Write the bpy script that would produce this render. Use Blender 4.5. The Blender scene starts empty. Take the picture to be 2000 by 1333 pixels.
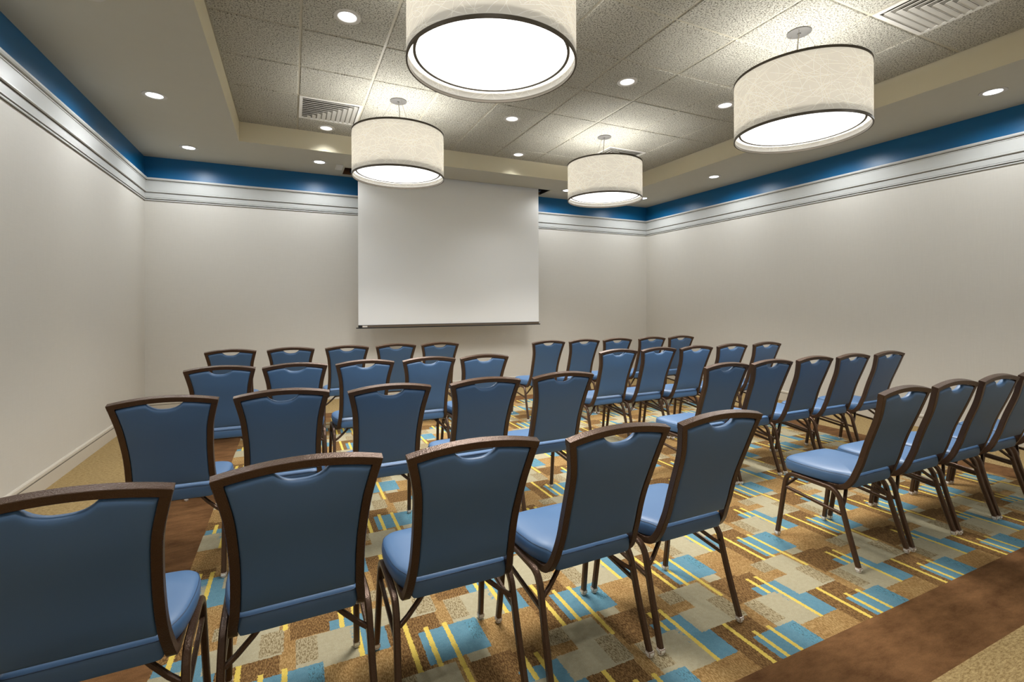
import bpy, bmesh, math, random
from mathutils import Vector, Matrix
random.seed(7)
PI = math.pi
scene = bpy.context.scene
COL = scene.collection

# ------------------------------------------------------------------ render look
scene.view_settings.view_transform = 'Standard'
scene.view_settings.look = 'None'
scene.view_settings.exposure = 0.0
scene.view_settings.gamma = 1.0
try:
    scene.cycles.use_denoising = True
    scene.cycles.denoiser = 'OPENIMAGEDENOISE'
    scene.cycles.denoising_prefilter = 'NONE'
    scene.cycles.denoising_input_passes = 'RGB_ALBEDO_NORMAL'
    scene.cycles.max_bounces = 7
    scene.cycles.diffuse_bounces = 5
    scene.cycles.glossy_bounces = 3
    scene.cycles.sample_clamp_indirect = 4.0
    scene.cycles.caustics_reflective = False
    scene.cycles.caustics_refractive = False
except Exception:
    pass

# ------------------------------------------------------------------ dimensions
XL, XR, YF, YB = -1.630, 6.085, -0.32, 7.150        # room
ZC, ZT = 3.142, 3.361                               # soffit and tray ceiling
TX0, TX1, TY0, TY1 = -0.528, 4.965, 1.080, 6.075    # tray opening
SX0, SX1, SY0, SY1 = 0.640, 3.745, 6.660, 7.020     # screen slot in the soffit
CAMH = 1.32

# ------------------------------------------------------------------ colours
def lin(c):
    c = c/255.0
    return c/12.92 if c <= 0.04045 else ((c+0.055)/1.055)**2.4
def rgb(r, g, b, a=1.0):
    return (lin(r), lin(g), lin(b), a)

# ------------------------------------------------------------------ material helpers
class NT:
    def __init__(self, name):
        self.m = bpy.data.materials.new(name)
        self.m.use_nodes = True
        self.t = self.m.node_tree
        self.t.nodes.clear()
        self.out = self.t.nodes.new('ShaderNodeOutputMaterial')
    def n(self, kind, **kw):
        x = self.t.nodes.new('ShaderNode'+kind)
        for k, v in kw.items():
            setattr(x, k, v)
        return x
    def l(self, a, b):
        self.t.links.new(a, b)
    def setin(self, sock, v):
        if hasattr(v, 'links') or isinstance(v, bpy.types.NodeSocket):
            self.l(v, sock)
        else:
            sock.default_value = v
    def math(self, op, a, b=None, c=None, clamp=False):
        x = self.n('Math', operation=op, use_clamp=clamp)
        self.setin(x.inputs[0], a)
        if b is not None: self.setin(x.inputs[1], b)
        if c is not None: self.setin(x.inputs[2], c)
        return x.outputs[0]
    def mix(self, fac, a, b, mode='MIX'):
        x = self.n('Mix', data_type='RGBA', blend_type=mode)
        self.setin(x.inputs[0], fac); self.setin(x.inputs[6], a); self.setin(x.inputs[7], b)
        return x.outputs[2]
    def noise(self, vec, scale, detail=2.0, rough=0.5):
        x = self.n('TexNoise')
        if vec is not None: self.l(vec, x.inputs['Vector'])
        x.inputs['Scale'].default_value = scale
        x.inputs['Detail'].default_value = detail
        x.inputs['Roughness'].default_value = rough
        return x
    def ramp(self, fac, stops):
        x = self.n('ValToRGB')
        self.l(fac, x.inputs[0])
        e = x.color_ramp.elements
        while len(e) < len(stops): e.new(0.5)
        for k, (p, c) in enumerate(stops):
            e[k].position = p; e[k].color = c
        return x.outputs[0]
    def bsdf(self, color, rough=0.5, metal=0.0, spec=0.5):
        b = self.n('BsdfPrincipled')
        self.setin(b.inputs['Base Color'], color)
        self.setin(b.inputs['Roughness'], rough)
        b.inputs['Metallic'].default_value = metal
        b.inputs['Specular IOR Level'].default_value = spec
        self.l(b.outputs[0], self.out.inputs[0])
        return b
    def bump(self, b, height, strength, dist=0.01):
        x = self.n('Bump')
        x.inputs['Strength'].default_value = strength
        x.inputs['Distance'].default_value = dist
        self.l(height, x.inputs['Height'])
        self.l(x.outputs[0], b.inputs['Normal'])
    def objco(self):
        return self.n('TexCoord').outputs['Object']

def simple(name, color, rough=0.5, metal=0.0, spec=0.5, var=0.0, scale=20.0, bump=0.0):
    t = NT(name); co = t.objco()
    nz = t.noise(co, scale, 3.0)
    c = color
    if var > 0:
        d = tuple(x*(1-var) for x in color[:3])+(1,)
        l = tuple(min(1, x*(1+var)) for x in color[:3])+(1,)
        c = t.mix(nz.outputs[0], d, l)
    b = t.bsdf(c, rough, metal, spec)
    if bump > 0:
        t.bump(b, nz.outputs[0], bump, 0.004)
    return t.m

M = {}
# vinyl upholstery
def m_vinyl():
    t = NT('blue_vinyl'); co = t.objco()
    n1 = t.noise(co, 3.0, 2.0); n2 = t.noise(co, 420.0, 2.0)
    c = t.mix(n1.outputs[0], rgb(64, 98, 137), rgb(72, 106, 144))
    b = t.bsdf(c, 0.48, 0.0, 0.7)
    t.bump(b, n2.outputs[0], 0.06, 0.001)
    return t.m
M['vinyl'] = m_vinyl()
M['piping'] = simple('dark_blue_piping', rgb(38, 60, 86), 0.5, var=0.1)
def m_bronze():
    t = NT('hammered_bronze_paint'); co = t.objco()
    n1 = t.noise(co, 260.0, 2.0); n2 = t.noise(co, 9.0, 2.0)
    c = t.mix(n2.outputs[0], rgb(70, 48, 32), rgb(88, 64, 46))
    b = t.bsdf(c, 0.30, 0.5, 0.7)
    t.bump(b, n1.outputs[0], 0.5, 0.003)
    return t.m
M['bronze'] = m_bronze()
M['glide'] = simple('clear_plastic_glide', rgb(168, 148, 132), 0.25, var=0.08)
M['glide_pad'] = simple('white_glide_pad', rgb(235, 232, 225), 0.6, var=0.04)
M['screw'] = simple('steel_screw', rgb(150, 140, 132), 0.3, 0.8)

def m_wall():
    t = NT('wallpaper_warm_grey'); co = t.objco()
    mp = t.n('Mapping'); t.l(co, mp.inputs[0]); mp.inputs['Scale'].default_value = (1, 1, 0.04)
    n1 = t.noise(mp.outputs[0], 160.0, 3.0, 0.6)
    mp2 = t.n('Mapping'); t.l(co, mp2.inputs[0]); mp2.inputs['Scale'].default_value = (0.05, 0.05, 1)
    n2 = t.noise(mp2.outputs[0], 200.0, 3.0, 0.6)
    f = t.math('ADD', n1.outputs[0], n2.outputs[0]); f = t.math('MULTIPLY', f, 0.5)
    c = t.mix(f, rgb(206, 202, 193), rgb(220, 216, 208))
    b = t.bsdf(c, 0.62, 0.0, 0.35)
    t.bump(b, f, 0.08, 0.002)
    return t.m
M['wall'] = m_wall()
def m_blue():
    t = NT('blue_satin_paint'); co = t.objco()
    n = t.noise(co, 60.0, 3.0)
    c = t.mix(n.outputs[0], rgb(14, 98, 150), rgb(18, 104, 156))
    b = t.bsdf(c, 0.36, 0.0, 0.5)
    t.bump(b, n.outputs[0], 0.05, 0.002)
    return t.m
M['blue'] = m_blue()
M['trim'] = simple('painted_trim_grey_white', rgb(198, 199, 196), 0.4, var=0.02, scale=30)
M['groove_shade'] = simple('trim_painted_shade', rgb(92, 86, 76), 0.7, var=0.05)  # dark colour paints in the shade cast by the moulding lips
M['base'] = simple('baseboard_paint', rgb(206, 198, 184), 0.45, var=0.02, scale=30)
M['soffit'] = simple('soffit_paint', rgb(190, 187, 173), 0.75, spec=0.3, var=0.02, scale=8, bump=0.03)
M['cream'] = simple('tray_side_cream_paint', rgb(230, 221, 194), 0.7, spec=0.3, var=0.02, scale=8)
def m_tile():
    t = NT('fissured_ceiling_tile'); co = t.objco()
    n0 = t.noise(co, 40.0, 2.0)
    wv = t.n('Mapping'); t.l(co, wv.inputs[0]); wv.inputs['Scale'].default_value = (1, 1, 0.2)
    n1 = t.noise(wv.outputs[0], 88.0, 4.0, 0.6); n2 = t.noise(wv.outputs[0], 210.0, 3.0, 0.6)
    pits = t.ramp(n1.outputs[0], [(0.36, (0, 0, 0, 1)), (0.50, (1, 1, 1, 1))])
    fine = t.ramp(n2.outputs[0], [(0.34, (0.35, 0.35, 0.35, 1)), (0.52, (1, 1, 1, 1))])
    h = t.mix(1.0, pits, fine, 'MULTIPLY')
    c = t.mix(h, rgb(116, 113, 100), rgb(222, 219, 206))
    b = t.bsdf(c, 0.9, 0.0, 0.1)
    t.bump(b, h, 0.8, 0.008)
    return t.m
M['tile'] = m_tile()
M['tbar'] = simple('tbar_grid_white', rgb(186, 180, 162), 0.6, var=0.02)
M['vent'] = simple('vent_white_metal', rgb(222, 220, 213), 0.45, var=0.02)
M['vent_dark'] = simple('vent_dark_inside', rgb(120, 117, 108), 0.8, var=0.1)
M['fabric'] = simple('matte_screen_fabric', rgb(246, 245, 242), 0.85, spec=0.1, var=0.008, scale=2)
M['bar'] = simple('brushed_bronze_bar', rgb(122, 108, 92), 0.35, 0.5, var=0.08, scale=60)
M['black'] = simple('black_metal', rgb(22, 20, 18), 0.5, var=0.1)
M['label'] = simple('white_sticker', rgb(232, 226, 216), 0.6, var=0.02)
M['plywood'] = simple('raw_brown_board', rgb(122, 84, 52), 0.8, var=0.15, scale=12)
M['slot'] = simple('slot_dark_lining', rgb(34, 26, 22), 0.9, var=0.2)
M['metal'] = simple('satin_grey_canopy', rgb(98, 97, 95), 0.45, 0.3, var=0.03)
M['cable'] = simple('grey_steel_cable', rgb(150, 146, 138), 0.4, 0.6, var=0.05)
M['rim'] = simple('dark_bronze_rim', rgb(92, 84, 72), 0.45, 0.4, var=0.06)
M['outlet'] = simple('outlet_plate_plastic', rgb(206, 200, 186), 0.4, var=0.02)
M['outlet_slot'] = simple('outlet_slot_dark', rgb(60, 54, 48), 0.6, var=0.05)
M['canring'] = simple('white_can_trim', rgb(196, 192, 184), 0.4, var=0.02)
M['canwall'] = simple('can_reflector', rgb(225, 225, 222), 0.3, 0.0, var=0.01)

def m_emit(name, color, strength):
    t = NT(name); co = t.objco()
    nz = t.noise(co, 3.0, 1.0)
    c = t.mix(nz.outputs[0], color, tuple(min(1, x*1.02) for x in color[:3])+(1,))
    e = t.n('Emission'); t.l(c, e.inputs[0]); e.inputs[1].default_value = strength
    t.l(e.outputs[0], t.out.inputs[0])
    return t.m
M['lens'] = m_emit('can_lens_glow', rgb(244, 248, 255), 5.0)
M['disc'] = m_emit('drum_diffuser_glow', rgb(255, 254, 250), 2.4)
def m_shade(name, col, tr, em, w):
    t = NT(name); co = t.objco()
    nz = t.noise(co, 35.0, 3.0)
    c = t.mix(nz.outputs[0], tuple(x*0.965 for x in col[:3])+(1,), col)
    d = t.n('BsdfDiffuse'); t.l(c, d.inputs[0])
    tl = t.n('BsdfTranslucent'); t.l(c, tl.inputs[0])
    mx = t.n('MixShader'); mx.inputs[0].default_value = tr
    t.l(d.outputs[0], mx.inputs[1]); t.l(tl.outputs[0], mx.inputs[2])
    e = t.n('Emission'); t.l(c, e.inputs[0]); e.inputs[1].default_value = em  # even emission paints in some lamp glow through the shade
    ad = t.n('AddShader'); t.l(mx.outputs[0], ad.inputs[0]); t.l(e.outputs[0], ad.inputs[1])
    t.l(ad.outputs[0], t.out.inputs[0])
    return t.m
M['shade'] = m_shade('drum_shade_fabric', rgb(235, 232, 225), 0.31, 0.10, 0)
M['scribble'] = m_shade('drum_shade_thread', rgb(255, 252, 242), 0.60, 0.24, 0)

# ---- carpet -------------------------------------------------------
def m_carpet():
    t = NT('patterned_carpet')
    geo = t.n('NewGeometry').outputs['Position']
    sep = t.n('SeparateXYZ'); t.l(geo, sep.inputs[0])
    X, Y = sep.outputs[0], sep.outputs[1]
    # slightly ragged tuft edges
    nw = t.noise(geo, 130.0, 2.0)
    sc = t.n('SeparateColor'); t.l(nw.outputs[1], sc.inputs[0])
    jx = t.math('MULTIPLY_ADD', sc.outputs[0], 0.012, -0.006)
    jy = t.math('MULTIPLY_ADD', sc.outputs[1], 0.012, -0.006)
    Xj, Yj = t.math('ADD', X, jx), t.math('ADD', Y, jy)
    TX, TY = 0.597, 0.580
    u = t.math('FLOORED_MODULO', t.math('SUBTRACT', Xj, 1.640-0.16), TX)   # u' = u + .16
    v = t.math('FLOORED_MODULO', t.math('SUBTRACT', Yj, 1.903-0.62+0.11-0.58), TY)
    # v' measured upward; pattern v = v' - .51  (+wrap)
    fine = t.noise(geo, 330.0, 2.0, 0.7)
    mid = t.noise(geo, 55.0, 4.0, 0.7)
    big = t.noise(geo, 6.0, 3.0, 0.6)
    mp = t.n('Mapping'); t.l(geo, mp.inputs[0]); mp.inputs['Scale'].default_value = (1, 0.33, 1)
    streak = t.noise(mp.outputs[0], 210.0, 4.0, 0.75)
    spk = t.ramp(streak.outputs[0], [(0.46, (0, 0, 0, 1)), (0.56, (1, 1, 1, 1))])
    def rect(u0, u1, v0, v1):
        parts = None
        for du in (0, TX, -TX):
            for dv in (0, TY, -TY):
                a0, a1, b0, b1 = u0+.16+du, u1+.16+du, v0+.51+dv, v1+.51+dv
                if a1 <= 0.003 or a0 >= TX-0.003 or b1 <= 0.003 or b0 >= TY-0.003: continue
                mu = t.math('COMPARE', u, (a0+a1)/2, (a1-a0)/2)
                mv = t.math('COMPARE', v, (b0+b1)/2, (b1-b0)/2)
                mk = t.math('MULTIPLY', mu, mv)
                parts = mk if parts is None else t.math('MAXIMUM', parts, mk)
        return parts
    gold = t.mix(spk, rgb(150, 117, 70), rgb(192, 158, 106))
    gold = t.mix(t.ramp(big.outputs[0], [(0.38, (0, 0, 0, 1)), (0.66, (1, 1, 1, 1))]), gold, t.mix(spk, rgb(136, 102, 59), rgb(178, 141, 91)))
    brown = t.mix(spk, rgb(98, 70, 40), rgb(152, 118, 74))
    blue = t.mix(mid.outputs[0], rgb(82, 128, 148), rgb(120, 160, 174))
    grey = t.mix(mid.outputs[0], rgb(164, 152, 120), rgb(192, 184, 156))
    dots = t.mix(t.ramp(streak.outputs[0], [(0.44, (0, 0, 0, 1)), (0.53, (1, 1, 1, 1))]), rgb(124, 106, 74), rgb(182, 168, 134))
    bdots = t.mix(t.ramp(streak.outputs[0], [(0.40, (0, 0, 0, 1)), (0.50, (1, 1, 1, 1))]), rgb(80, 102, 110), rgb(102, 152, 170))
    yel = t.mix(mid.outputs[0], rgb(214, 178, 72), rgb(244, 222, 118))
    c = gold
    # pattern rectangles in tile coordinates (metres)
    for R, col in [
        ((-.10, .02, -.215, .02), brown), ((.14, .31, -.41, -.236), brown), ((.20, .40, -.41, -.254), brown),
        ((.495, .70-.0, -.607, -.47), brown), ((-.105, .105, -.61, -.47), brown),
        ((.287, .43, -.415, -.352), blue), ((.375, .492, -.612, -.352), blue),
        ((.16, .385, -.612, -.414), grey), ((.16, .237, -.56, -.416), dots),
        ((-.05, .10, -.35, -.207), grey), ((-.15, .112, -.475, -.345), grey),
        ((-.14, -.05, -.29, -.207), dots), ((.033, .118, -.466, -.325), dots),
        ((.01, .252, -.19, 0.0), blue), ((.20, .252, -.13, -.01), bdots),
        ((.15, .23, -.236, -.19), grey)]:
        c = t.mix(rect(*R), c, col)
    # soft blend where grey runs into the long blue bar
    c = t.mix(t.math('MULTIPLY', rect(.36, .45, -.50, -.40), t.ramp(mid.outputs[0], [(0.48, (0, 0, 0, 1)), (0.6, (1, 1, 1, 1))])), c, blue)
    for R in [(.036, .055, -.209, .025), (.113, .132, -.333, .021), (-.039, -.020, -.208, .106),
              (.379, .398, -.614, -.290), (.325, .344, -.412, -.288)]:
        c = t.mix(rect(*R), c, yel)
    # borders: pattern field, then brown band, then tan
    def field(x0, x1, y0, y1):
        return t.math('MULTIPLY', t.math('COMPARE', X, (x0+x1)/2, (x1-x0)/2), t.math('COMPARE', Y, (y0+y1)/2, (y1-y0)/2))
    mp2 = t.n('Mapping'); t.l(geo, mp2.inputs[0]); mp2.inputs['Scale'].default_value = (0.4, 1, 1)
    cloud = t.noise(mp2.outputs[0], 14.0, 6.0, 0.75)
    band = t.mix(t.ramp(cloud.outputs[0], [(0.30, (0, 0, 0, 1)), (0.70, (1, 1, 1, 1))]), rgb(92, 62, 36), rgb(138, 100, 64))
    mp3 = t.n('Mapping'); t.l(geo, mp3.inputs[0]); mp3.inputs['Scale'].default_value = (0.35, 1, 1)
    st2 = t.noise(mp3.outputs[0], 130.0, 4.0, 0.75)
    tan = t.mix(t.ramp(st2.outputs[0], [(0.36, (0, 0, 0, 1)), (0.62, (1, 1, 1, 1))]), rgb(140, 114, 72), rgb(198, 172, 122))
    c2 = t.mix(field(-0.765, 5.215, 0.905, 6.245), tan, band)
    c2 = t.mix(field(-0.466, 4.925, 1.194, 5.956), c2, c)
    c2 = t.mix(0.55, c2, t.ramp(fine.outputs[0], [(0.25, (0.45, 0.45, 0.45, 1)), (0.75, (1.0, 1.0, 1.0, 1))]), 'MULTIPLY')
    b = t.bsdf(c2, 0.95, 0.0, 0.1)
    h = t.math('ADD', fine.outputs[0], streak.outputs[0])
    t.bump(b, h, 0.5, 0.006)
    return t.m
M['carpet'] = m_carpet()

# ------------------------------------------------------------------ object helpers
def link(name, me, parent=None):
    o = bpy.data.objects.new(name, me)
    COL.objects.link(o)
    if parent is not None: o.parent = parent
    return o
def obj(name, bm, mats, parent=None, smooth=False, loc=None):
    if not isinstance(mats, (list, tuple)): mats = [mats]
    bmesh.ops.recalc_face_normals(bm, faces=bm.faces[:]) if smooth != 'keep' else None
    me = bpy.data.meshes.new(name)
    bm.to_mesh(me); bm.free()
    for m in mats: me.materials.append(m)
    if smooth:
        for p in me.polygons: p.use_smooth = True
        try: me.set_sharp_from_angle(angle=math.radians(38))
        except Exception: pass
    o = link(name, me, parent)
    if loc: o.location = loc
    return o
def tag(o, label, cat, group=None):
    o['label'] = label; o['category'] = cat
    if group: o['group'] = group
    return o
def thing(name, label, cat, loc=(0, 0, 0), rotz=0.0, group=None):
    o = bpy.data.objects.new(name, None); COL.objects.link(o)
    o.empty_display_size = 0.1
    o.location = loc; o.rotation_euler = (0, 0, rotz)
    return tag(o, label, cat, group)
def struct(name, bm, mats, smooth=False, label=None):
    o = obj(name, bm, mats, None, smooth)
    o['kind'] = 'structure'
    if label: o['label'] = label
    return o
def dup(root, loc, rotz, label, group=None):
    r = root.copy(); COL.objects.link(r); r.location = loc; r.rotation_euler = (0, 0, rotz)
    r['label'] = label
    if group: r['group'] = group
    for ch in list(root.children):
        c = ch.copy(); COL.objects.link(c); c.parent = r
        for g in list(ch.children):
            d = g.copy(); COL.objects.link(d); d.parent = c
    return r

def box(bm, x0, x1, y0, y1, z0, z1, mi=0, bev=0.0):
    v = [bm.verts.new((x, y, z)) for z in (z0, z1) for y in (y0, y1) for x in (x0, x1)]
    fs = []
    for q in ((0, 2, 3, 1), (4, 5, 7, 6), (0, 1, 5, 4), (2, 6, 7, 3), (0, 4, 6, 2), (1, 3, 7, 5)):
        f = bm.faces.new([v[i] for i in q]); f.material_index = mi; fs.append(f)
    if bev > 0:
        es = list({e for f in fs for e in f.edges})
        r = bmesh.ops.bevel(bm, geom=es, offset=bev, segments=2, profile=0.6, affect='EDGES')
        for f in r['faces']: f.material_index = mi
    return v
def quad(bm, pts, mi=0):
    f = bm.faces.new([bm.verts.new(p) for p in pts]); f.material_index = mi; return f
def cr(pts, n=6):
    P = [Vector(p) for p in pts]; P = [P[0]*2-P[1]] + P + [P[-1]*2-P[-2]]
    out = []
    for i in range(1, len(P)-2):
        a, b, c, d = P[i-1:i+3]
        for k in range(n):
            s = k/n
            out.append(0.5*((2*b)+(c-a)*s+(2*a-5*b+4*c-d)*s*s+(3*b-a-3*c+d)*s**3))
    out.append(P[-2]); return out
def sweep(bm, pts, side, w, d, ch=0.07, mi=0, caps=True, ends=None):
    """square tube with eased corners; w along side vector, d along the other normal"""
    P = [Vector(p) for p in pts]; n = len(P); rings = []
    for i, p in enumerate(P):
        t = (P[min(i+1, n-1)]-P[max(i-1, 0)]).normalized()
        s = Vector(side); s = (s-t*s.dot(t)).normalized(); m = t.cross(s)
        a, b = w/2, d/2; c = min(w, d)*ch
        prof = [(-a+c, -b), (a-c, -b), (a, -b+c), (a, b-c), (a-c, b), (-a+c, b), (-a, b-c), (-a, -b+c)]
        rings.append([bm.verts.new(p+s*x+m*y) for x, y in prof])
    for i in range(n-1):
        for k in range(8):
            f = bm.faces.new((rings[i][k], rings[i][(k+1) % 8], rings[i+1][(k+1) % 8], rings[i+1][k])); f.material_index = mi
    if caps:
        for r in (rings[0][::-1], rings[-1]):
            f = bm.faces.new(r); f.material_index = mi
    return rings
def tube(bm, pts, r, seg=8, mi=0, caps=True):
    P = [Vector(p) for p in pts]; n = len(P); rings = []
    ref = Vector((0, 0, 1))
    for i, p in enumerate(P):
        t = (P[min(i+1, n-1)]-P[max(i-1, 0)]).normalized()
        if abs(t.dot(ref)) > 0.95: ref = Vector((1, 0, 0)) if abs(t.x) < 0.9 else Vector((0, 1, 0))
        s = (ref-t*ref.dot(t)).normalized(); m = t.cross(s)
        rings.append([bm.verts.new(p+s*r*math.cos(2*PI*k/seg)+m*r*math.sin(2*PI*k/seg)) for k in range(seg)])
    for i in range(n-1):
        for k in range(seg):
            f = bm.faces.new((rings[i][k], rings[i][(k+1) % seg], rings[i+1][(k+1) % seg], rings[i+1][k])); f.material_index = mi
    if caps:
        for r_ in (rings[0][::-1], rings[-1]):
            f = bm.faces.new(r_); f.material_index = mi
def lathe(bm, prof, seg=48, mi=0, mis=None, closed=False):
    rings = []
    for r, z in prof:
        if r < 1e-6: rings.append([bm.verts.new((0, 0, z))])
        else: rings.append([bm.verts.new((r*math.cos(2*PI*k/seg), r*math.sin(2*PI*k/seg), z)) for k in range(seg)])
    m = len(rings)
    for i in range(m if closed else m-1):
        a, b = rings[i], rings[(i+1) % m]
        for k in range(seg):
            k2 = (k+1) % seg
            if len(a) == 1 and len(b) == 1: continue
            if len(a) == 1: q = (a[0], b[k2], b[k])
            elif len(b) == 1: q = (a[k], a[k2], b[0])
            else: q = (a[k], a[k2], b[k2], b[k])
            f = bm.faces.new(q); f.material_index = mis[i] if mis else mi

# ------------------------------------------------------------------ SETTING
# floor
bm = bmesh.new()
quad(bm, [(XL-.1, YF-.1, 0), (XR+.1, YF-.1, 0), (XR+.1, YB+.1, 0), (XL-.1, YB+.1, 0)])
struct('floor', bm, M['carpet'])
# walls, lower wallpaper and upper blue paint
ZB = 2.868
def wall(name, a, b):
    (x0, y0), (x1, y1) = a, b
    nx, ny = (y1-y0), -(x1-x0); L = math.hypot(nx, ny); nx, ny = nx/L*0.1, ny/L*0.1
    bm = bmesh.new()
    for z0, z1, mi in ((0, ZB, 0), (ZB, ZC+0.3, 1)):
        lo = [(x0, y0), (x1, y1), (x1+nx, y1+ny), (x0+nx, y0+ny)]
        v = [bm.verts.new((x, y, z)) for z in (z0, z1) for x, y in lo]
        for q in ((0, 1, 5, 4), (1, 2, 6, 5), (2, 3, 7, 6), (3, 0, 4, 7), (0, 3, 2, 1), (4, 5, 6, 7)):
            f = bm.faces.new([v[i] for i in q]); f.material_index = mi
    bmesh.ops.remove_doubles(bm, verts=bm.verts[:], dist=1e-5)
    return struct(name, bm, [M['wall'], M['blue']])
wall('wall_left', (XL, YB), (XL, YF))
wall('wall_back', (XR, YB), (XL, YB))
wall('wall_right', (XR, YF), (XR, YB))
wall('wall_front', (XL, YF), (XR, YF))

# soffit ceiling with tray opening and screen slot
def soffit():
    bm = bmesh.new()
    xs = sorted([XL-.1, TX0, SX0, SX1, TX1, XR+.1]); ys = sorted([YF-.1, TY0, TY1, SY0, SY1, YB+.1])
    for i in range(len(xs)-1):
        for j in range(len(ys)-1):
            cx, cy = (xs[i]+xs[i+1])/2, (ys[j]+ys[j+1])/2
            if TX0 < cx < TX1 and TY0 < cy < TY1: continue
            if SX0 < cx < SX1 and SY0 < cy < SY1: continue
            quad(bm, [(xs[i], ys[j], ZC), (xs[i], ys[j+1], ZC), (xs[i+1], ys[j+1], ZC), (xs[i+1], ys[j], ZC)], 0)
    H = ZT+0.02
    for a, b in (((TX0, TY0), (TX1, TY0)), ((TX1, TY0), (TX1, TY1)), ((TX1, TY1), (TX0, TY1)), ((TX0, TY1), (TX0, TY0))):
        quad(bm, [(a[0], a[1], ZC), (b[0], b[1], ZC), (b[0], b[1], H), (a[0], a[1], H)], 1)
    # lining of the screen slot
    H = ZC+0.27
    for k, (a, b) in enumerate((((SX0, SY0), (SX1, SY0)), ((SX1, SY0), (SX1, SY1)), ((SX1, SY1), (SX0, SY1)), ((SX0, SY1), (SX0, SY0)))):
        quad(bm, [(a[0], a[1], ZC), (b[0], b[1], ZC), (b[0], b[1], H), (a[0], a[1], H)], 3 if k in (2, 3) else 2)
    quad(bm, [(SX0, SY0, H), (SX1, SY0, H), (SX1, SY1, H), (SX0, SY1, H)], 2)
    bmesh.ops.remove_doubles(bm, verts=bm.verts[:], dist=1e-5)
    return struct('ceiling', bm, [M['soffit'], M['cream'], M['slot'], M['plywood']])
soffit()
# tray ceiling: grid and tegular tiles
TS = 0.6096; GX, GY = 0.6724, 3.840
def cells():
    out = []
    for i in range(-3, 9):
        for j in range(-6, 5):
            x0, y0 = GX+i*TS, GY+j*TS
            a0, a1, b0, b1 = max(x0, TX0), min(x0+TS, TX1), max(y0, TY0), min(y0+TS, TY1)
            if a1-a0 > 0.05 and b1-b0 > 0.05: out.append((i, j, a0, a1, b0, b1))
    return out
VENTS = {(-1, 2): 0, (5, -4): 2, (5, 2): 1}
bm = bmesh.new()
TRAY = [(.360, 3.548), (.363, 5.880), (2.194, 4.754), (2.797, 5.855), (2.791, 3.530), (4.035, 3.535)]
HOLE = .066
def ringface(bm, cx, cy, rect, z, mi):
    """flat plate with a round hole: circle verts joined to matching verts on the rectangle"""
    x0, x1, y0, y1 = rect; n = 48; ci, co = [], []
    angs = sorted([2*PI*k/n for k in range(n)] + [math.atan2(y-cy, x-cx) % (2*PI) for x in (x0, x1) for y in (y0, y1)])
    for a in angs:
        c, s_ = math.cos(a), math.sin(a)
        tx = ((x1-cx) if c > 0 else (x0-cx))/c if abs(c) > 1e-9 else 1e9
        ty = ((y1-cy) if s_ > 0 else (y0-cy))/s_ if abs(s_) > 1e-9 else 1e9
        q = min(tx, ty)
        ci.append(bm.verts.new((cx+HOLE*c, cy+HOLE*s_, z))); co.append(bm.verts.new((cx+q*c, cy+q*s_, z)))
    m = len(angs)
    for k in range(m):
        f = bm.faces.new((ci[k], ci[(k+1) % m], co[(k+1) % m], co[k])); f.material_index = mi
for (i, j, a0, a1, b0, b1) in cells():
    can = [c for c in TRAY if a0 < c[0] < a1 and b0 < c[1] < b1]
    if (i, j) in VENTS or not can:
        quad(bm, [(a0, b0, ZT+.001), (a0, b1, ZT+.001), (a1, b1, ZT+.001), (a1, b0, ZT+.001)], 1)
    else:
        ringface(bm, can[0][0], can[0][1], (a0, a1, b0, b1), ZT+.001, 1)
    if (i, j) in VENTS: continue
    g = 0.0085
    e0, e1, f0, f1 = a0+g, a1-g, b0+g, b1-g; s = 0.006; z = ZT-0.006
    lo = [(e0+s, f0+s, z), (e0+s, f1-s, z), (e1-s, f1-s, z), (e1-s, f0+s, z)]
    hi = [(e0, f0, ZT), (e0, f1, ZT), (e1, f1, ZT), (e1, f0, ZT)]
    vl = [bm.verts.new(p) for p in lo]; vh = [bm.verts.new(p) for p in hi]
    if can: ringface(bm, can[0][0], can[0][1], (e0+s, e1-s, f0+s, f1-s), z, 0)
    else: bm.faces.new(vl)
    for k in range(4): bm.faces.new((vl[k], vh[k], vh[(k+1) % 4], vl[(k+1) % 4]))
o = struct('ceiling', bm, [M['tile'], M['tbar']], smooth='keep')
o['label'] = 'raised tray ceiling of fissured acoustic tiles in a grid'

# crown trim band and baseboards: profile swept along each wall
def trim_run(name, wallpt, dirx, diry, length, prof, mats, mis):
    """profile (offset from wall, z); wallpt start, run along (dirx,diry); inward normal is left of the run"""
    bm = bmesh.new()
    nx, ny = -diry, dirx
    rows = []
    for e in (0, 1):
        row = []
        for (o_, z) in prof:
            L = length*e + (o_ if e == 0 else -o_)      # mitred ends
            row.append(bm.verts.new((wallpt[0]+dirx*L+nx*o_, wallpt[1]+diry*L+ny*o_, z)))
        rows.append(row)
    for k in range(len(prof)-1):
        f = bm.faces.new((rows[0][k], rows[1][k], rows[1][k+1], rows[0][k+1])); f.material_index = mis[k]
    return struct(name, bm, mats)
CP = [(0, 2.604), (.010, 2.604), (.014, 2.608), (.014, 2.618), (.006, 2.621), (.006, 2.626), (.017, 2.629), (.017, 2.640), (.009, 2.645),
      (.012, 2.700), (.022, 2.703), (.030, 2.709), (.030, 2.720), (.021, 2.725), (.012, 2.728), (.018, 2.836), (.024, 2.839), (.024, 2.846),
      (.017, 2.848), (.017, 2.851), (.033, 2.856), (.040, 2.866), (.040, 2.880), (0, 2.884)]
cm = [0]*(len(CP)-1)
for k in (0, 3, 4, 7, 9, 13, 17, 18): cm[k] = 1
BP = [(0, 0), (.014, 0), (.014, .098), (.011, .103), (.011, .108), (.014, .111), (.012, .126), (.005, .135), (0, .136)]
bmi = [0]*(len(BP)-1); bmi[2] = 1
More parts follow.
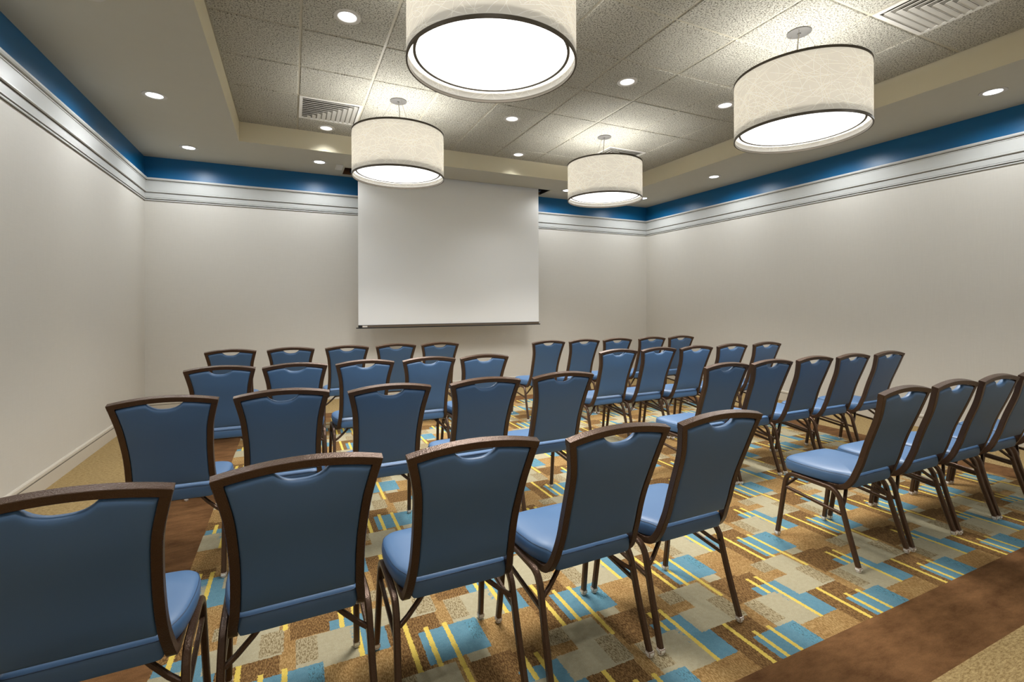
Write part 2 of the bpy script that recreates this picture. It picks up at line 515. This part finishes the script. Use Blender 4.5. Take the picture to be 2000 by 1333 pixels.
sides = [('left', (XL, YB), (0, -1), YB-YF), ('back', (XR, YB), (-1, 0), XR-XL), ('right', (XR, YF), (0, 1), YB-YF), ('front', (XL, YF), (1, 0), XR-XL)]
for k, (s, p, d, L) in enumerate(sides):
    trim_run('trim_%d' % (k+1), p, d[0], d[1], L, CP, [M['trim'], M['groove_shade']], cm)
    trim_run('baseboard_'+s, p, d[0], d[1], L, BP, [M['base'], M['groove_shade']], bmi)

# ------------------------------------------------------------------ CHAIR
ZREF = [(0.887, -.093, .1985), (0.80, -.069, .1785), (0.744, -.051, .1700), (0.655, -.018, .1640), (0.590, .003, .1625), (0.523, .022, .1635),
        (0.470, .041, .1665), (0.433, .055, .1710), (0.402, .074, .1740)]
STILE = cr([Vector((hx, y, z)) for z, y, hx in ZREF] + [Vector((.1745, .095, .383)), Vector((.1745, .122, .373))], 5)
STILE += [Vector((.1745, .16, .371)), Vector((.174, .26, .371)), Vector((.172, .37, .373))]
def stile_at(z):
    for a, b in zip(STILE[:-1], STILE[1:]):
        if a.z >= z >= b.z and a.z > b.z:
            s = (a.z-z)/(a.z-b.z); return a.lerp(b, s)
    return STILE[0] if z > .88 else STILE[30]
def stile_nrm(z):
    a, b = stile_at(min(z+.02, .886)), stile_at(z-.02)
    t = Vector((0, (a-b).y, (a-b).z)).normalized()
    return Vector((0, -t.z, t.y))                      # points to the rear of the chair
ARCH = 0.022
def arch(x): return ARCH*(1-(x/0.2)**2)
TW = 0.025
def make_chair(label, group):
    root = thing('banquet_chair', label, 'chair', group=group)
    # frame of the back, running on under the seat
    bm = bmesh.new()
    for sx in (-1, 1):
        sweep(bm, [Vector((p.x*sx, p.y, p.z)) for p in STILE], (1, 0, 0), TW, TW*1.06)
    nr = stile_nrm(.87); up = Vector((0, -nr.z, -nr.y)); up = Vector((0, nr.z*-1, nr.y)) if False else Vector((0, -abs(nr.z), abs(nr.y)))
    up = up.normalized()
    rail = []
    for k in range(17):
        x = -0.2085+0.417*k/16
        c = Vector((x, -.093, .887)) + up*(-TW/2+.004+arch(x)) + Vector((0, 0.006*(1-(x/.2)**2), 0))
        rail.append(c)
    sweep(bm, rail, nr, TW*1.15, TW*.95, .06)
    obj('back_frame', bm, M['bronze'], root, True)
    # upholstered back panel
    bm = bmesh.new()
    NU, NV = 48, 30
    zb = .468
    grid = {}
    for side in (0, 1):
        for i in range(NU+1):
            a = i/NU*2-1
            uu = math.sin(a*PI/2)*0.25+a*0.75
            for j in range(NV+1):
                b = j/NV; vv = 0.5-0.5*math.cos(b*PI); vv = vv*0.6+b*0.4
                # column top below the rail with the hand-hold scoop
                xw = uu*(.1985-.0115)
                sq = min(1, abs(xw)/.070)
                scoop = 0.031*(0.9*(1-sq**3.2)+0.1*(0.5+0.5*math.cos(PI*sq)))
                zt = .887-TW*0.98+arch(xw)*0.97-scoop
                z = zb+(zt-zb)*vv
                zq = min(z, .887)
                st = stile_at(zq); hw = st.x-.0105
                x = uu*hw
                n = stile_nrm(min(zq, .868))
                base = Vector((x, st.y, zq)) + (Vector((0, -abs(n.z), abs(n.y)))*max(0, z-.887))
                dx = (1-abs(uu))*hw; dz = (1-vv)*(zt-zb); db = vv*(zt-zb)
                d = min(dx, dz, db)
                rr = 0.014
                q = math.sqrt(max(0, 1-(1-min(1, d/rr))**2))
                ds = 1-math.exp(-min(dx, dz, db)/.05)
                th = (0.003+0.010*q+0.003*ds) if side == 0 else (0.003+0.013*q+0.012*ds)
                p = base + n*(th if side == 0 else -th)
                grid[side, i, j] = bm.verts.new(p)
    for side in (0, 1):
        for i in range(NU):
            for j in range(NV):
                q = [grid[side, i, j], grid[side, i+1, j], grid[side, i+1, j+1], grid[side, i, j+1]]
                bm.faces.new(q if side == 0 else q[::-1])
    for i in range(NU):
        for j in (0, NV):
            bm.faces.new((grid[0, i, j], grid[1, i, j], grid[1, i+1, j], grid[0, i+1, j]))
    for j in range(NV):
        for i in (0, NU):
            bm.faces.new((grid[0, i, j], grid[0, i, j+1], grid[1, i, j+1], grid[1, i, j]))
    o = obj('backrest', bm, M['vinyl'], root, True)
    try: o.data.set_sharp_from_angle(angle=math.radians(75))
    except Exception: pass
    # seat cushion
    half = [(0, .052), (.10, .052), (.150, .054), (.160, .062), (.163, .080), (.170, .110), (.184, .140), (.196, .180), (.203, .230), (.2065, .280),
            (.206, .330), (.201, .370), (.188, .398), (.165, .414), (.130, .421), (.07, .425), (0, .426)]
    hs = cr([Vector((x, y, 0)) for x, y in half], 3)
    out = [(p.x, p.y) for p in hs] + [(-p.x, p.y) for p in hs[::-1][1:-1]]
    C = Vector((0, .245))
    def ring(bm, ins, z, crown=0.0):
        r = []
        for x, y in out:
            v = Vector((x, y))-C; L = v.length; v = v*(max(0, L-ins)/L)+C
            r.append(bm.verts.new((v.x, v.y, z)))
        return r
    bm = bmesh.new()
    prof = [(.06, .384), (.014, .384), (.004, .388), (0, .397), (-.0025, .412), (-.002, .428), (.001, .4385), (.003, .4405), (.005, .4435), (.012, .4490),
            (.028, .4545), (.055, .4590), (.10, .4625), (.15, .464)]
    rs = [ring(bm, a, b) for a, b in prof]
    N = len(out)
    for a, b in zip(rs[:-1], rs[1:]):
        for k in range(N): bm.faces.new((a[k], a[(k+1) % N], b[(k+1) % N], b[k]))
    for r, z in ((rs[0], .384), (rs[-1], .4645)):
        c = bm.verts.new((0, .245, z))
        for k in range(N): bm.faces.new((r[k], r[(k+1) % N], c))
    seat = obj('seat', bm, M['vinyl'], root, True)
    bm = bmesh.new()
    pts = []
    for x, y in out:
        v = Vector((x, y))-C; L = v.length; v = v*((L-.0025)/L)+C
        pts.append((v.x, v.y, .4405))
    tube(bm, pts+[pts[0], pts[1]], .0016, 5, caps=False)
    obj('piping', bm, M['piping'], seat, True)
    # legs: two inverted U tubes
    for sx in (-1, 1):
        A = [(.213, .436, .016), (.2105, .420, .12), (.2075, .4035, .24), (.2055, .393, .310), (.2045, .386, .339), (.2035, .370, .360), (.203, .345, .3695), (.203, .315, .371), (.203, .24, .370)]
        B = [(.203, .24, .370), (.203, .17, .368), (.203, .142, .365), (.203, .120, .354), (.2035, .104, .334), (.204, .095, .312), (.207, .064, .20), (.210, .033, .10), (.213, .006, .016)]
        for path, tip in ((A, A[0]), (B, B[-1])):
            bm = bmesh.new()
            P = [Vector((x*sx, y, z)) for x, y, z in path]
            sweep(bm, cr(P, 3), (1, 0, 0), .0215, .0225, 0.2)
            if path is A:                               # small round stacking bumper screw on the front leg
                tube(bm, [(.213*sx*1.0-.011*sx, .4035, .24), (.1905*sx, .4035, .24)], .005, 8)
            leg = obj('leg', bm, M['bronze'], root, True)
            bm = bmesh.new()
            x, y = tip[0]*sx, tip[1]
            box(bm, x-.0125, x+.0125, y-.013, y+.013, .008, .024, 0, .003)
            v0 = len(bm.verts)
            tmp = bmesh.new(); lathe(tmp, [(0, 0), (.009, 0), (.0115, .003), (.0115, .006), (.009, .009), (0, .009)], 16)
            me = bpy.data.meshes.new('t'); tmp.transform(Matrix.Translation((x, y, 0.0005))); tmp.to_mesh(me); tmp.free()
            nf = len(bm.faces); bm.from_mesh(me); bpy.data.meshes.remove(me)
            bm.faces.ensure_lookup_table()
            for f in bm.faces[nf:]: f.material_index = 1
            obj('foot_glide', bm, [M['glide'], M['glide_pad']], leg, True)
        bm = bmesh.new()
        sweep(bm, [(.205*sx, .392, .288), (.206*sx, .092, .252)], (1, 0, 0), .014, .016, .2)
        obj('stretcher', bm, M['bronze'], root, True)
    for (y0, z0, y1, z1) in ((.089, .292, .128, .366), (.398, .292, .352, .366)):
        bm = bmesh.new()
        half = [(.196, y0, z0), (.165, y0*.75+y1*.25, z0*.72+z1*.28), (.125, y0*.3+y1*.7, z0*.3+z1*.7), (.10, y1, z1), (.07, y1, z1+.004)]
        P = [Vector(p) for p in half]+[Vector((-p[0], p[1], p[2])) for p in half[::-1]]
        sweep(bm, P, (0, 1, 0), .015, .015, .2)
        obj('cross_brace', bm, M['bronze'], root, True)
    return root

GROUP = 'blue banquet chairs in rows facing the screen'
ROWS = {  # row: list of (x, y of rear feet, rotation degrees)
 'A': [(-.470, 1.470, 1.0), (.021, 1.490, 1.5), (.504, 1.450, 0.0), (.999, 1.400, 1.5), (1.472, 1.402, 0.8)],
 'B': [(2.735, 1.418, 0.5), (3.203, 1.415, 0.2), (3.664, 1.408, 0.4), (4.125, 1.405, 0.2), (4.586, 1.400, 0.2)],
 'C': [(-.518, 2.700, -2.5), (-.040, 2.670, -0.6), (.460, 2.590, 0.4), (.982, 2.578, 1.2), (1.486, 2.582, 0.4)],
 'D': [(2.730, 2.476, 1.4), (3.185, 2.470, 0.4), (3.678, 2.477, 0.8), (4.140, 2.462, 0.8), (4.627, 2.451, 1.0)],
 'E': [(-.439, 3.845, -1.0), (.021, 3.801, 0.0), (.494, 3.773, 0.2), (.977, 3.767, 0.3), (1.432, 3.744, 0.4)],
 'G': [(2.687, 3.629, 1.2), (3.142, 3.612, 1.6), (3.590, 3.587, 1.0), (4.090, 3.596, 0.8), (4.601, 3.589, 0.8)],
 'K': [(-.517, 5.214, -0.4), (-.009, 5.197, 0.0), (.505, 5.170, 0.2), (.995, 5.180, 0.3), (1.465, 5.155, 0.4)],
 'L': [(2.634, 4.830, 1.0), (3.103, 4.818, 1.2), (3.564, 4.800, 1.0), (4.084, 4.790, 1.0), (4.558, 4.785, 1.0)],
}
WHERE = {'A': ('nearest row left of the aisle', 'L'), 'B': ('nearest row right of the aisle', 'R'),
         'C': ('second row left of the aisle', 'L'), 'D': ('second row right of the aisle', 'R'),
         'E': ('third row left of the aisle', 'L'), 'G': ('third row right of the aisle', 'R'),
         'K': ('far row left of the aisle', 'L'), 'L': ('far row right of the aisle', 'R')}
PLACE = {'L': ['at the left wall end', 'second from the left wall', 'in the middle', 'next but one to the aisle', 'on the aisle'],
         'R': ['on the aisle', 'next but one to the aisle', 'in the middle', 'second from the right wall', 'at the right wall end']}
proto = None
for r, spots in ROWS.items():
    rowname, sd = WHERE[r]
    for k, (x, y, a) in enumerate(spots):
        lab = 'blue vinyl bronze-framed chair %s, %s' % (PLACE[sd][k], rowname)
        if proto is None:
            proto = make_chair(lab, GROUP)
            proto.location = (x, y, 0); proto.rotation_euler = (0, 0, math.radians(a))
        else:
            dup(proto, (x, y, 0), math.radians(a), lab, GROUP)

# ------------------------------------------------------------------ PROJECTION SCREEN
SY = 6.725; W0, W1 = .812, 3.560
t = thing('projection_screen', 'large white pull-down projection screen hanging from a ceiling slot', 'screen', (0, 0, 0))
bm = bmesh.new()
box(bm, W0, W1, SY-.0012, SY+.0012, 1.044, ZC+.16)
obj('screen_fabric', bm, M['fabric'], t)
bm = bmesh.new()
box(bm, W0, W1, SY-.012, SY+.012, 1.0135, 1.041, 0, .002)
box(bm, W0, W1, SY-.013, SY+.013, 1.041, 1.0465, 1, .001)
box(bm, W0-.028, W1+.022, SY-.014, SY+.014, 1.0, 1.0135, 1, .003)
box(bm, W0, W0+.045, SY-.0135, SY+.0135, 1.0135, 1.041, 1, .002)
bar = obj('weight_bar', bm, [M['bar'], M['black']], t)
bm = bmesh.new(); box(bm, W0+.053, W0+.115, SY-.0135, SY-.012, 1.017, 1.036)
o = obj('sticker', bm, M['label'], bar); o['label'] = 'small white sticker'
bm = bmesh.new()
tube(bm, [(W0-.03, 6.775, ZC+.15), (W1+.06, 6.775, ZC+.15)], .048, 16)
obj('roller', bm, M['black'], t, True)
for x0 in (W0-.060, W1+.045):
    bm = bmesh.new()
    box(bm, x0, x0+.015, 6.70, 6.95, ZC+.03, ZC+.268, 0, .003)
    box(bm, x0-.02, x0+.05, 6.80, 6.95, ZC+.004, ZC+.07, 0, .004)
    tube(bm, [(x0+.05, 6.93, ZC+.03), (x0+.085, 6.95, ZC+.02), (x0+.09, 6.95, ZC+.20)], .006, 8)
    obj('bracket', bm, M['black'], t)
# flange around the slot
bm = bmesh.new()
fl = .022
for a in ((SX0-fl, SX1+fl, SY0-fl, SY0), (SX0-fl, SX1+fl, SY1, SY1+fl), (SX0-fl, SX0, SY0, SY1), (SX1, SX1+fl, SY0, SY1)):
    box(bm, a[0], a[1], a[2], a[3], ZC-.004, ZC, 0)
struct('trim_5', bm, M['soffit'])
bm = bmesh.new()
box(bm, .528, .640-.026, 6.56, 6.80, ZC-.010, ZC+.004, 0, .003)
box(bm, .545, .600, 6.60, 6.76, ZC-.014, ZC-.010, 0, .002)
tag(obj('cover_plate', bm, M['vent']), 'small pale cover plate on the ceiling beside the screen slot', 'plate')  # blank cover plate, nothing is mounted on it

# wall outlet behind the far left chairs
t = thing('wall_outlet', 'pale outlet plate low on the back wall behind the far left chairs', 'outlet', (.575, YB, .43))
bm = bmesh.new(); box(bm, -.036, .036, -.006, 0, -.058, .058, 0, .003); obj('plate', bm, M['outlet'], t)
for z in (-.026, .026):
    bm = bmesh.new(); box(bm, -.016, .016, -.0085, -.005, z-.017, z+.017, 0, .003)
    for dx in (-.006, .006): box(bm, dx-.0012, dx+.0012, -.0088, -.0080, z-.002, z+.008, 1)
    obj('socket', bm, [M['outlet'], M['outlet_slot']], t)

# ------------------------------------------------------------------ PENDANT DRUMS
R, ZLO, ZHI = .445, 2.590, 3.015
def make_pendant(label):
    root = thing('drum_pendant', label, 'pendant light', group='drum pendant lights')
    # local z is world z, root at floor level height ceiling: root at z=ZT
    zl, zh = ZLO-ZT, ZHI-ZT
    bm = bmesh.new()
    th = .003; n = 96
    lathe(bm, [(R, zl), (R, zh), (R-th, zh), (R-th, zl)], n, closed=True)
    rnd = random.Random(3)
    def ribbon(rad, s, th0, z0, ang, L, bend, w):
        pts = []
        for k in range(9):
            q = (k/8-.5)*L; a = ang+bend*(k/8-.5)
            pts.append((th0+q*math.cos(a)/R, z0+q*math.sin(a), a))
        prev = None
        for (tt, z, a) in pts:
            cur = []
            for sgn in (-1, 1):
                zz = z+sgn*w/2*math.cos(a); t2 = tt-sgn*w/2*math.sin(a)/R
                zz = min(max(zz, zl+.014), zh-.012)
                cur.append(bm.verts.new((rad*math.cos(t2), rad*math.sin(t2), zz)))
            if prev:
                f = bm.faces.new((prev[0], cur[0], cur[1], prev[1])); f.material_index = 1
            prev = cur
    for k in range(430):
        z0 = zl+.02+rnd.random()*(zh-zl-.05)
        a = rnd.gauss(0, .75); L = rnd.uniform(.10, .42)
        a_ = rnd.random()*2*PI; bd = rnd.uniform(-.9, .9)
        ribbon(R+.0006, 1, a_, z0, a, L, bd, rnd.uniform(.0016, .0028))
        if k % 2: ribbon(R-th-.0006, 1, a_, z0, a, L, bd, .002)
    shade = obj('shade', bm, [M['shade'], M['scribble']], root, smooth=True)
    for z in (zl, zh):
        bm = bmesh.new(); s = .0085
        lathe(bm, [(R+.003, z-s), (R+.003, z+s), (R-.006, z+s), (R-.006, z-s)], n, closed=True)
        obj('rim', bm, M['rim'], root, True)
    # diffuser with its ring
    rd = .402; zd = zl+.050
    bm = bmesh.new(); lathe(bm, [(0, zd), (rd-.001, zd), (rd-.001, zd+.006), (0, zd+.006)], 72)
    dif = obj('diffuser', bm, M['disc'], root, True)
    bm = bmesh.new(); lathe(bm, [(rd-.004, zd-.004), (rd+.010, zd-.004), (rd+.010, zd+.012), (rd-.004, zd+.012)], 72, closed=True)
    obj('diffuser_ring', bm, M['rim'], dif, True)
    # spider, stem and cables
    bm = bmesh.new()
    for k in range(3):
        a = 2*PI*k/3+.4
        tube(bm, [(0, 0, zh-.03), (R*.985*math.cos(a), R*.985*math.sin(a), zh-.012)], .004, 6)
    lathe(bm, [(0, zh-.06), (.03, zh-.06), (.03, zh-.02), (0, zh-.02)], 20)
    obj('spider', bm, M['metal'], root, True)
    bm = bmesh.new(); lathe(bm, [(0, -.022), (.012, -.022), (.012, -.016), (.082, -.013), (.082, -.001), (0, -.001)], 40)
    obj('canopy', bm, M['metal'], root, True)
    bm = bmesh.new(); tube(bm, cr([(0, 0, -.014), (.012, .004, -.10), (.020, .010, -.22), (.012, .006, zh-.02)], 5), .0042, 8)
    obj('power_cord', bm, M['cable'], root, True)
    for k in range(3):
        a = 2*PI*k/3+.4
        bm = bmesh.new(); tube(bm, [(.055*math.cos(a), .055*math.sin(a), -.012), (R*.62*math.cos(a), R*.62*math.sin(a), zh-.017)], .0013, 6)
        obj('cable', bm, M['cable'], root, True)
    return root
PEND = [((.970, 2.355), 'large cream drum pendant nearest the camera, cut by the top edge'),
        ((3.460, 2.355), 'cream drum pendant hanging at the right near the ceiling vent'),
        ((.970, 4.805), 'cream drum pendant hanging in front of the screen, left of centre'),
        ((3.460, 4.815), 'farthest cream drum pendant, by the right end of the screen')]
pp = make_pendant(PEND[0][1]); pp.location = (PEND[0][0][0], PEND[0][0][1], ZT)
for (x, y), lab in PEND[1:]:
    dup(pp, (x, y, ZT), 0.35*x, lab)

# ------------------------------------------------------------------ RECESSED CANS
def make_can(label, deep):
    root = thing('recessed_downlight', label, 'ceiling light', group='recessed ceiling lights')
    bm = bmesh.new()
    lathe(bm, [(.064, .004), (.064, -.003), (.067, -.006), (.090, -.005), (.093, -.001), (.093, .004)], 40)
    obj('trim_ring', bm, M['canring'], root, True)
    bm = bmesh.new()
    lathe(bm, [(.0645, -.002), (.062, deep)] if deep > 0 else [(.0645, -.001), (.063, deep)], 40)
    obj('reflector', bm, M['canwall'], root, True)
    bm = bmesh.new(); lathe(bm, [(0, deep), (.062, deep)], 40)
    obj('lens', bm, M['lens'], root, True)
    return root
SOFF = [(-1.076, 6.56), (-1.076, 5.05), (-1.076, 3.54), (-1.076, 2.03), (-1.076, .52),
        (5.495, 6.53), (5.495, 5.01), (5.495, 3.52), (5.495, 2.01), (5.495, .52), (.322, 6.545), (3.998, 6.573)]
FRONT = [(.322, .52), (2.2, .52), (3.998, .52)]
SLAB = ['at the far left corner of the ceiling border', 'second from the far left corner along the left border', 'third along the left border',
        'fourth along the left border', 'nearest along the left border',
        'at the far right corner, partly behind the farthest pendant', 'second along the right border, above the blue band',
        'third along the right border, behind the right pendant', 'fourth along the right border, near the right edge', 'nearest along the right border',
        'in the far border just left of the screen slot', 'in the far border just right of the screen slot']
TLAB = ['in the raised tile ceiling, left of the nearest pendant', 'in the raised tile ceiling, beyond the far left vent',
        'in the raised tile ceiling, right of the left screen pendant', 'in the raised tile ceiling, above the screen',
        'in the raised tile ceiling, midway between the near pendants', 'in the raised tile ceiling, just left of the right pendant']
sc_ = make_can('flush round downlight '+SLAB[0], -.003); sc_.location = (SOFF[0][0], SOFF[0][1], ZC)
for p, l in zip(SOFF[1:], SLAB[1:]): dup(sc_, (p[0], p[1], ZC), 0, 'flush round downlight '+l)
for k, p in enumerate(FRONT): dup(sc_, (p[0], p[1], ZC), 0, 'flush round downlight in the near border, %s' % ['left', 'centre', 'right'][k])
tc_ = make_can('deep round downlight '+TLAB[0], .055); tc_.location = (TRAY[0][0], TRAY[0][1], ZT-.006)
for p, l in zip(TRAY[1:], TLAB[1:]): dup(tc_, (p[0], p[1], ZT-.006), 0, 'deep round downlight '+l)

# ------------------------------------------------------------------ AIR VENTS
def make_vent(label):
    root = thing('air_vent', label, 'air vent', group='square ceiling air vents')
    h = .296; w = .030
    bm = bmesh.new()
    for a in ((-h, h, -h, -h+w), (-h, h, h-w, h), (-h, -h+w, -h+w, h-w), (h-w, h, -h+w, h-w)):
        box(bm, a[0], a[1], a[2], a[3], -.012, -.001, 0, .002)
    obj('frame', bm, M['vent'], root)
    bm = bmesh.new(); quad(bm, [(-h+w, -h+w, -.0012), (-h+w, h-w, -.0012), (h-w, h-w, -.0012), (h-w, -h+w, -.0012)])
    obj('backing', bm, M['vent_dark'], root)
    q = h-w; n = 11
    bm = bmesh.new()
    # nested L louvres around the (-x,+y) corner; each blade is tilted sheet metal
    for k in range(n):
        a = -q+(2*q)*(k+.35)/n; b = a
        # blade along x at y=-q.. : from left edge to diagonal (y = -x)
        y = -q+(2*q)*(k+.5)/n; xd = -y
        w1 = .026
        if xd > -q+.005:
            quad(bm, [(-q, y-w1*.55, -.016), (xd, y-w1*.55, -.016), (xd, y+w1*.75, -.003), (-q, y+w1*.75, -.003)])
            quad(bm, [(-q, y-w1*.55, -.016), (xd, y-w1*.55, -.016), (xd, y-w1*.55+.003, -.0175), (-q, y-w1*.55+.003, -.0175)])
        x = xd
        if y < q-.005:
            quad(bm, [(x+w1*.55, y, -.016), (x+w1*.55, q, -.016), (x-w1*.75, q, -.003), (x-w1*.75, y, -.003)])
            quad(bm, [(x+w1*.55, y, -.016), (x+w1*.55, q, -.016), (x+w1*.55-.003, q, -.0175), (x+w1*.55-.003, y, -.0175)])
    obj('louvres', bm, M['vent'], root)
    return root
def vpos(i, j): return (GX+(i+.5)*TS, GY+(j+.5)*TS, ZT)
v = make_vent('square louvred air vent at the left, behind the left pendant'); v.location = vpos(-1, 2)
dup(v, vpos(5, -4), PI, 'large square louvred air vent cut by the top right edge')
dup(v, vpos(5, 2), -PI/2, 'square louvred air vent half hidden behind the farthest pendant')

# ------------------------------------------------------------------ LIGHTS
def spot(name, x, y, z, power, ang, blend, col=(1, .96, .9), size=.05):
    L = bpy.data.lights.new(name, 'SPOT'); L.energy = power; L.spot_size = math.radians(ang); L.spot_blend = blend
    L.color = col; L.shadow_soft_size = size
    o = bpy.data.objects.new(name, L); COL.objects.link(o); o.location = (x, y, z); return o
for (x, y) in SOFF+FRONT: spot('downlight_lamp', x, y, ZC-.012, 40, 168, .5, (.95, .98, 1.0))
for (x, y) in TRAY: spot('downlight_lamp', x, y, ZT+.02, 34, 104, 1.0, (.97, .985, 1.0))
for (x, y), _ in PEND:
    L = bpy.data.lights.new('drum_lamp', 'POINT'); L.energy = 33; L.color = (1, .98, .95); L.shadow_soft_size = .09
    o = bpy.data.objects.new('drum_lamp', L); COL.objects.link(o); o.location = (x, y, (ZLO+ZHI)/2+.02)
    L = bpy.data.lights.new('drum_downlight', 'AREA'); L.shape = 'DISK'; L.size = .78; L.energy = 37; L.color = (1, .98, .95); L.spread = math.radians(122)
    o = bpy.data.objects.new('drum_downlight', L); COL.objects.link(o); o.location = (x, y, ZLO+.044)

w = bpy.data.worlds.new('room_world'); scene.world = w; w.use_nodes = True
w.node_tree.nodes['Background'].inputs[0].default_value = (.5, .48, .45, 1)
w.node_tree.nodes['Background'].inputs[1].default_value = 0.2

# ------------------------------------------------------------------ CAMERA
cd = bpy.data.cameras.new('camera'); cam = bpy.data.objects.new('camera', cd); COL.objects.link(cam)
F, YAW, HY, ROLL = 934.0, math.radians(24.7), 595.1, -.0033
cd.sensor_fit = 'HORIZONTAL'; cd.sensor_width = 36.0; cd.lens = F/2000*36.0
cd.shift_y = -(666.5-HY)/2000.0
cd.clip_start = 0.02
fw = Vector((math.sin(YAW), math.cos(YAW), 0)); rt = Vector((math.cos(YAW), -math.sin(YAW), 0)); up = Vector((0, 0, 1))
r2 = rt*math.cos(ROLL)+up*math.sin(ROLL); u2 = -rt*math.sin(ROLL)+up*math.cos(ROLL)
mat = Matrix((r2, u2, -fw)).transposed().to_4x4(); mat.translation = (0, 0, CAMH)
cam.matrix_world = mat
scene.camera = cam
